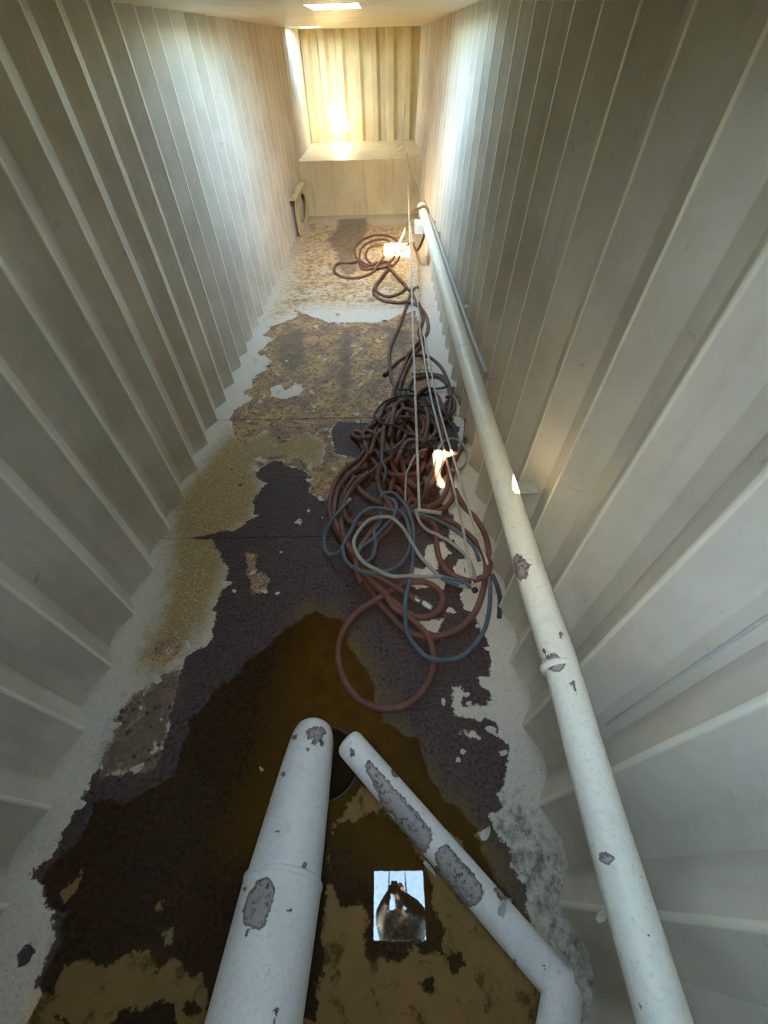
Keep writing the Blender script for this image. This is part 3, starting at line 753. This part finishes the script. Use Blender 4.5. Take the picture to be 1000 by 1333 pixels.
fr_ = random.Random(11)
for k in range(7):
    cx_, cy2 = fr_.uniform(522, 562), fr_.uniform(560, 632); a0_ = fr_.uniform(0, 6.3); rx, ry = fr_.uniform(20, 34), fr_.uniform(24, 44)
    pts = [(min(600, max(490, cx_+rx*math.cos(a0_+t)+4*math.sin(3*t))), min(690, max(505, cy2+ry*math.sin(a0_+t)))) for t in np.linspace(0, 4.4, 12)]
    h(pts, 'brown hose turn tangled into the thick middle of the heap', mat=(M_BROWN, M_BROWN2)[k % 2], group='tangled brown turns nothing tells apart in the heap')
# far coil
far_g = 'brown hose turns of the far coil by the end ledge'
ring = [(500,346),(488,350),(474,346),(464,335),(462,322),(472,312),(490,306),(508,308),(520,318),(520,334),(508,346),(490,350),(472,350),(468,338),(470,324),(484,314),(502,312),(514,322),(512,336),(498,345),(482,342),(476,332),(482,322),(500,318)]
h(ring, 'brown hose coiled in stacked turns on the blistered far floor', mat=M_BROWN2, group=far_g)
h([(496,346),(486,354),(469,361),(448,361),(437,355),(436,347),(444,342),(469,340),(488,343),(500,334),(505,322)], 'flattened brown hose loop lying left of the far coil', mat=M_BROWN2, group=far_g)
# hose draped over the end of the long pipe
def free(name, pts, r, mat, label, cat, part='hose_body', seg=12, step=.03, group=None):
    P = catmull(np.array(pts), step); root = empty(name, tuple(P[0])); tag(root, label, cat, group)
    tube(part, P-P[0], r, mat, root, seg); return root
e = lp(3.06); topz = e[2]+.0228*S+RB*.75
p_up = [onz((513,328), RB*3.4), onz((522,312), .10*S), onz((530,293), .17*S), onz((537,277), .25*S), np.array([e[0]-.020*S, e[1], topz-.006*S]), np.array([e[0]+.004*S, e[1]-.005, topz+.012]),
        np.array([e[0]+.026*S, e[1]-.01*S, e[2]+.012*S]), np.array([e[0]+.030*S, e[1]-.03*S, e[2]-.03*S]), np.array([e[0]+.012*S, e[1]-.05*S, .20*S]), np.array([e[0]-.03*S, e[1]-.03*S, .11*S]), onz((536,316), RB*3.2), onz((524,324), RB*3.4)]
free('hose', p_up, RB*.9, M_BROWN2, 'brown hose draped up over the far end of the long white pipe', 'hose', group=far_g)

# thin cables, blue and grey hoses on top
bl = 'blue and grey lines looped over the brown hoses'
h([(452,655),(445,662),(434,674),(425,688),(422,704),(424,717),(432,722),(442,718),(448,707),(456,693),(463,678),(472,667),(485,661),(498,662),(520,666),(539,667),(555,672),(576,679),(592,690),(608,702),(618,714),(624,730)], 'slate blue hose with ribbed coupling looping left of the brown bundle', r=RBL*.95, mat=M_BLUE, group=bl, ends=((.075, RBL*1.1, M_BRASS), None))
h([(637,754),(638,780),(634,809),(624,831),(605,852),(582,859),(560,857),(541,841),(531,825),(528,806),(528,780),(534,754),(538,726),(538,688),(533,669),(525,654),(514,643),(501,642),(494,650)], 'slate blue hose making the lowest arc below the brown sweep', r=RBL, mat=M_BLUE, group=bl)
h([(446,717),(450,730),(461,739),(479,745),(500,745),(516,739),(528,726),(534,710),(533,694),(527,680),(516,670)], 'slate blue hose half circle inside the brown bundle', r=RBL, mat=M_BLUE, group=bl)
h([(505,648),(514,653),(516,664),(511,675),(501,685),(487,700),(472,712),(466,722),(472,730),(481,729),(487,720),(489,705),(487,692),(493,685),(497,675),(496,664)], 'slate blue hose knotted into a small twisted bight', r=RBL*.9, mat=M_BLUE, group=bl)
h([(600,760),(575,752),(564,742),(548,725),(536,706),(525,690),(512,678),(496,674),(480,678),(468,690),(461,704),(463,718),(472,731),(487,741),(506,749),(530,750),(565,750),(584,755),(597,762),(611,764)], 'pale grey hose loop with both tails lying toward the cream line end', r=RBL*.95, mat=M_GREY, group=bl)
h([(541,670),(547,683),(565,694),(584,704),(600,717),(610,728),(616,742),(618,754)], 'pale grey hose strand curving down beside the foot of the left rod', r=RBL*.9, mat=M_GREY, group=bl)
h([(597,765),(585,760),(575,752),(590,754),(606,758),(612,766)], 'frayed grey hose tail lying by the open cream line end', r=RBL*.9, mat=M_BLUE, group=bl)
bk = 'thin dark cables tangled on the hose heap'
h([(536,487),(545,487),(560,486),(576,489),(584,497),(582,503),(565,506),(551,513)], 'black cable curl at the upper end of the heap', r=RC*1.3, mat=M_BLACK, name='cable', cat='cable', group=bk)
h([(540,511),(528,507),(517,508),(521,516),(539,525),(552,529),(568,530),(578,537),(584,548),(592,560),(598,575)], 'black cable zigzagging right across the upper heap', r=RC*1.3, mat=M_BLACK, name='cable', cat='cable', group=bk)
h([(541,514),(518,517),(498,527),(488,537),(491,545),(504,553),(526,562),(545,570),(560,578),(566,592),(558,625),(550,655)], 'dark grey cable bowed out left then down to the rod foot', r=RC*1.2, mat=M_BLACK, name='cable', cat='cable', group=bk)
h([(482,586),(510,587),(540,583),(565,573),(575,568)], 'dark grey cable stretched level across the heap', r=RC, mat=M_BLACK, name='cable', cat='cable', group=bk)
h([(528,655),(528,640),(530,615),(540,595),(555,588)], 'grey cable bight standing up left of the sunlit spot', r=RC*1.1, mat=M_GREY, name='cable', cat='cable', group=bk)
h([(568,602),(570,586),(580,574),(592,571),(602,578),(608,592),(604,606),(594,612),(584,612)], 'olive cable ring circling the bright sun spot', r=RC*1.3, mat=M_GREY, name='cable', cat='cable', group=bk)
h([(498,584),(497,600),(502,615),(500,630)], 'short blue cable piece in the middle of the heap', r=RC*1.2, mat=M_BLUE, name='cable', cat='cable', group=bk)
h([(640,748),(647,762),(651,780),(650,804)], 'black rubber hose tail hanging over the wall-side paint strip', r=RBL*1.1, mat=M_BLACK, name='cable', cat='cable', group=bk)
fit = empty('hose_nipple', tuple(onz((555,788), .02))); tag(fit, 'loose white pipe nipple lying inside the small brown ring', 'fitting')
pa, pb = onz((550,784), .022), onz((562,792), .022)
V, F = sweep(np.array([pa+(pb-pa)*t for t in (0, .1, .25, .75, .9, 1)])-np.array(fit.location), [.018, .022, .025, .025, .022, .018], 12)
link('nipple_body', mesh('nipple_body', V, F), simple('zinc_white', (.75, .76, .74), .35, .2), fit)

# straight cream rods lying down from the ledge over the heap
rods = 'straight cream lines running the length of the floor'
zl = .372*S+.014
def rod(pts, r, label, grp=rods):
    root = free('slim_rod', pts, r, M_CREAM, label, 'rod', 'rod_body', 10, .15, grp); return root
a0 = onz((527, 188), zl+.01); a1 = onz((530, 207), zl+.012); af = onz((546, 663), .14)
def lerp(p, q, n): return [p+(q-p)*t for t in np.linspace(0, 1, n)]
rod(lerp(a1+(a1-af)*.05, af, 8), .0046*S, 'straight cream rod leaning from ledge edge to the small T foot')
b0 = onz((525, 192), zl+.012); bf = onz((548, 440), .06)
rod(lerp(b0, bf, 6), .0030*S, 'thin cream rod beside the longer one ending above the heap')
r2 = rod([onz((547,430), .09), onz((559,505), .17), onz((573,565), .22), onz((589,628), .16), onz((604,694), .09), onz((616,762), .045)], .0040*S, 'cream tube ending open-mouthed on the paint strip at the heap foot')
r3 = rod([onz((551,430), .10), onz((568,515), .17), onz((581,565), .22), onz((595,610), .18), onz((613,670), .11), onz((625,706), .11), onz((640,748), .06), onz((645,772), .04)], .0040*S, 'cream tube nearest the wall curving down to the black tail')
g = onz((560, 667), .13); v0, v1 = onz((543, 664), .13), onz((575, 668), .13)
V, F = sweep([v0, v1], .006*S, 8); ft = link('rod_foot', mesh('rod_foot', V, F), M_CREAM); ft.parent = None
tag(ft, 'rusty cream cross bar at the foot of the straight rod', 'bar')
c = onz((617, 766), .045); V, F = sweep([c-[0, 0, .0], c+np.array([.012, -.035, 0])], .008*S, 14); link('tube_mouth', mesh('tube_mouth', V-np.array(r2.location), F), M_DARKC, r2)
# rope from the end wall down to the pipe end
rp = [np.array([.20*S, YE-.04*S, .62*S]), onz((524, 182), zl+.03), onz((528, 200), zl+.02), onz((537, 225), .33*S), onz((548, 250), .30*S), lp(3.2)+np.array([.0, 0, .028*S])]
free('rope', rp, .0030*S, M_CREAM, 'pale rope from the end wall over the ledge to the long pipe end', 'rope', 'rope_body', 8, .1)
k = catmull([onz((516,192), zl+.008), onz((522,187), zl+.01), onz((527,191), zl+.014), onz((521,197), zl+.01), onz((515,196), zl+.008)], .03)
q = link('rope_curl', mesh('rope_curl', *sweep(k, .0022*S, 8)), M_CREAM); tag(q, 'loose rope curl lying on the ledge by the rods', 'rope')

# ------------------------------------------------------------------ welds and small marks on the walls
M_WELD = simple('weld_bead', (.58, .57, .52), .45, 0, .3, 80)
def wall_weld(y, z0, z1, off):
    n = 70; z = np.linspace(z0, z1, n); x = (.288+.042*z/S)*S+off
    rr = .006+.003*np.abs(np.sin(np.arange(n)*1.7))
    link('weld_seam', mesh('weld_seam', *sweep(np.stack([x, np.full(n, y), z], 1), rr, 8)), M_WELD, wall_right)
wall_weld(.178*S, .3*S, ZC-.05, AMP-.016)

# ------------------------------------------------------------------ the photographer leaning in at the near hatch (seen in the puddle)
def skin_mesh(name, nodes, edges, mat, parent=None, sub=2, root=0):
    """nodes: list of (xyz, radius); grown with a Skin modifier and baked to a plain mesh"""
    me = bpy.data.meshes.new(name); me.from_pydata([tuple(n[0]) for n in nodes], edges, [])
    o = bpy.data.objects.new(name, me); COL.objects.link(o)
    m = o.modifiers.new('skin', 'SKIN'); m.use_smooth_shade = True
    for i, n in enumerate(nodes):
        r = n[1]; o.data.skin_vertices[0].data[i].radius = (r, r) if np.isscalar(r) else r
        o.data.skin_vertices[0].data[i].use_root = (i == root)
    o.modifiers.new('sub', 'SUBSURF').levels = sub
    dg = bpy.context.evaluated_depsgraph_get(); dg.update()
    nm = bpy.data.meshes.new_from_object(o.evaluated_get(dg)); nm.name = name
    bpy.data.objects.remove(o)
    nm.polygons.foreach_set('use_smooth', [True]*len(nm.polygons))
    return nm
M_SKIN = simple('skin', (.52, .28, .19), .5, 0, .15, 20)
M_JACKET = simple('dark_jacket', (.02, .024, .035), .75, 0, .3, 40)
M_SWEAT = simple('grey_sweater', (.22, .21, .20), .85, 0, .25, 60)
M_TROUS = simple('dark_trousers', (.035, .035, .04), .85, 0, .3, 50)
M_HAIR = simple('grey_brown_beard', (.12, .075, .05), .85, 0, .5, 120)
def cw(x, y, z):    # phone-held coordinates -> world (the phone is held square to its own view)
    return M3 @ np.array([x, y, z]) + np.array([0, 0, S])
def photographer():
    root = empty('person', (.05, -.9, ZC+DECK)); R0 = np.array(root.location)
    tag(root, 'person in dark jacket and grey sweater kneeling at the hatch holding up a phone', 'person')
    def L(p): return tuple(np.array(p)+np.array([0, 0, S])-R0)
    wl_, wr_ = cw(-.085, -.115, .030), cw(.055, -.115, .030)
    Z = np.array([0, 0, S])
    n = [((.05, -1.00, .60), .15), ((.07, -.82, .66), (.20, .22)), ((.07, -.62, .68), (.23, .25)), ((.06, -.46, .65), (.20, .23)), ((.045, -.34, .625), .075), ((.05, -.24, .615), .062),   # 0-5
         ((-.16, -.39, .58), .11), ((-.185, -.29, .33), .075), (wl_-Z, .040),            # 6-8 left arm
         ((.29, -.42, .58), .14), ((.285, -.28, .38), .11), (wr_-Z, .040),             # 9-11
         ((-.05, -.97, .56), .11), ((-.12, -.66, .385), .072), ((-.11, -1.05, .375), .055), ((-.11, -1.17, .345), .042), ((-.11, -1.22, .33), .035),   # 12-16
         ((.16, -.97, .56), .11), ((.22, -.66, .385), .072), ((.21, -1.05, .375), .055), ((.21, -1.17, .345), .042), ((.21, -1.22, .33), .035)]
    e = [(0, 1), (1, 2), (2, 3), (3, 4), (4, 5), (3, 6), (6, 7), (7, 8), (3, 9), (9, 10), (10, 11), (0, 12), (12, 13), (13, 14), (14, 15), (15, 16),
         (0, 17), (17, 18), (18, 19), (19, 20), (20, 21)]
    nm = skin_mesh('body', [(L(p), r) for p, r in n], e, None)
    b = link('body', nm, M_JACKET, root)
    for m in (M_SWEAT, M_TROUS, M_SKIN): nm.materials.append(m)
    for p in nm.polygons:
        c = np.array(p.center)+R0-Z
        if c[1] > -.36 and abs(c[0]-.05) < .085 and c[2] > .55: p.material_index = 3
        elif c[1] < -.90 or (c[2] < .50 and c[1] < -.55): p.material_index = 2
        elif c[1] > -.9 and abs(c[0]-.045) < .065 and p.normal.z < -.1 and c[2] > .5: p.material_index = 1
    # hands, five bent fingers each, closed on the sides of the phone
    for sgn, w in ((-1, wl_), (1, wr_)):
        ex = -.052 if sgn < 0 else .022                      # phone edge in held coordinates
        hn = [(w, .026), (cw(ex+sgn*.024, -.095, .024), (.024)), (cw(ex+sgn*.018, -.075, .020), .022)]
        he = [(0, 1), (1, 2)]
        for k in range(4):
            y = -.118+k*.022; ln = (.8, .95, 1.0, .9)[k]
            a = len(hn)
            hn += [(cw(ex+sgn*.016, y, .004), .0095), (cw(ex+sgn*.006, y+.001, -.012), .0085), (cw(ex-sgn*.016*ln, y+.002, -.014), .0075)]
            he += [(1, a), (a, a+1), (a+1, a+2)]
        a = len(hn)
        hn += [(cw(ex+sgn*.020, -.060, .026), .011), (cw(ex+sgn*.004, -.045, .026), .0095), (cw(ex-sgn*.014, -.038, .022), .0085)]
        he += [(2, a), (a, a+1), (a+1, a+2)]
        hm = skin_mesh('hand', [(tuple(np.array(p)-R0), r) for p, r in hn], he, None, root=1)
        link('hand', hm, M_SKIN, root)
    # head looking straight down at the phone: crown towards +y, face towards -z
    hc = np.array([.055, -.135, .60])+Z-R0
    bm = bmesh.new(); bmesh.ops.create_uvsphere(bm, u_segments=48, v_segments=32, radius=1)
    for v in bm.verts:
        x, y, z = v.co.x, v.co.y, v.co.z        # local: y crown(+)/chin(-), z back(+)/face(-)
        w = .076*(1-.22*max(0, -y)**1.5); d = .098*(1-.18*max(0, -y))
        q = Vector((x*w*1.08, y*.130, z*d*1.05))
        if z < 0:
            g = lambda cx, cy_, sx, sy: math.exp(-((x-cx)/sx)**2-((y-cy_)/sy)**2)
            q.z -= .022*g(0, -.16, .13, .20) - .010*(g(.36, .06, .16, .10)+g(-.36, .06, .16, .10)) + .006*g(0, .22, .5, .10) + .006*g(0, -.50, .28, .07)
            q.z += .004*g(0, -.43, .2, .03); q.z -= .010*g(0, -.80, .3, .18)
        v.co = q
    me = bpy.data.meshes.new('head'); bm.to_mesh(me); bm.free()
    me.polygons.foreach_set('use_smooth', [True]*len(me.polygons))
    hd = link('head', me, M_SKIN, root); hd.location = hc
    me.materials.append(M_HAIR)
    for p in me.polygons:
        c = p.center
        if (c.y < -.045 and c.z < .02 and not (abs(c.x) < .022 and -.062 < c.y < -.05)) or c.z > .035 or c.y > .085: p.material_index = 1
    for sx in (-1, 1):
        bm = bmesh.new(); bmesh.ops.create_uvsphere(bm, u_segments=12, v_segments=8, radius=.012)
        me = bpy.data.meshes.new('eye'); bm.to_mesh(me); bm.free()
        q = link('eye', me, simple('eye_white', (.6, .6, .58), .3, 0, .1, 10), hd); q.location = (sx*.028, .006, -.080)
        bm = bmesh.new(); bmesh.ops.create_uvsphere(bm, u_segments=16, v_segments=10, radius=1)
        for v in bm.verts: v.co = Vector((v.co.x*.010, v.co.y*.032, v.co.z*.019))
        me = bpy.data.meshes.new('ear'); bm.to_mesh(me); bm.free()
        q = link('ear', me, M_SKIN, hd); q.location = (sx*.077, -.004, .008)
    # phone
    bm = bmesh.new(); bmesh.ops.create_cube(bm, size=1)
    for v in bm.verts: v.co = Vector((-.055 if v.co.x < 0 else .022, -.140 if v.co.y < 0 else .020, .004 if v.co.z < 0 else .013))
    bmesh.ops.bevel(bm, geom=[e for e in bm.edges if abs((e.verts[0].co-e.verts[1].co).z) > .005], offset=.010, segments=4, affect='EDGES')
    me = bpy.data.meshes.new('phone_body'); bm.to_mesh(me); bm.free()
    ph = empty('phone', (0, 0, S)); ph.matrix_world = Matrix.Translation((0, 0, S)) @ Matrix(M3.tolist()).to_4x4()
    tag(ph, 'black phone held lens-down over the hatch in both hands', 'phone')
    link('phone_body', me, simple('black_glass', (.012, .012, .014), .15, 0, .2, 10), ph)
    for (x, y) in ((-.020, .002), (-.020, -.022)):
        V, F = sweep(np.array([[x, y, .004], [x, y, .0015]]), .008, 16)
        link('lens_ring', mesh('lens_ring', V, F), M_DARKC, ph)
photographer()
# two handrails over the hatch
hr = empty('hatch_rails', (0, HATCH[1][3]+.03, ZC+DECK)); tag(hr, 'pair of dark rails crossing the sky in the open hatch', 'rail')
R0 = np.array(hr.location)
for xa, xb in ((-.090, -.105), (.135, .175)):
    P = catmull([np.array([xa, HATCH[1][3]+.03, ZC+DECK]), np.array([xa, HATCH[1][3]+.02, ZC+DECK+.12]), np.array([xa, HATCH[1][3]-.03, ZC+.75]), np.array([xb, HATCH[1][2]+.10, ZC+1.05]), np.array([xb, HATCH[1][2]-.5, ZC+1.08])], .05)
    tube('rail', P-R0, .011, M_JACKET, hr, 10)
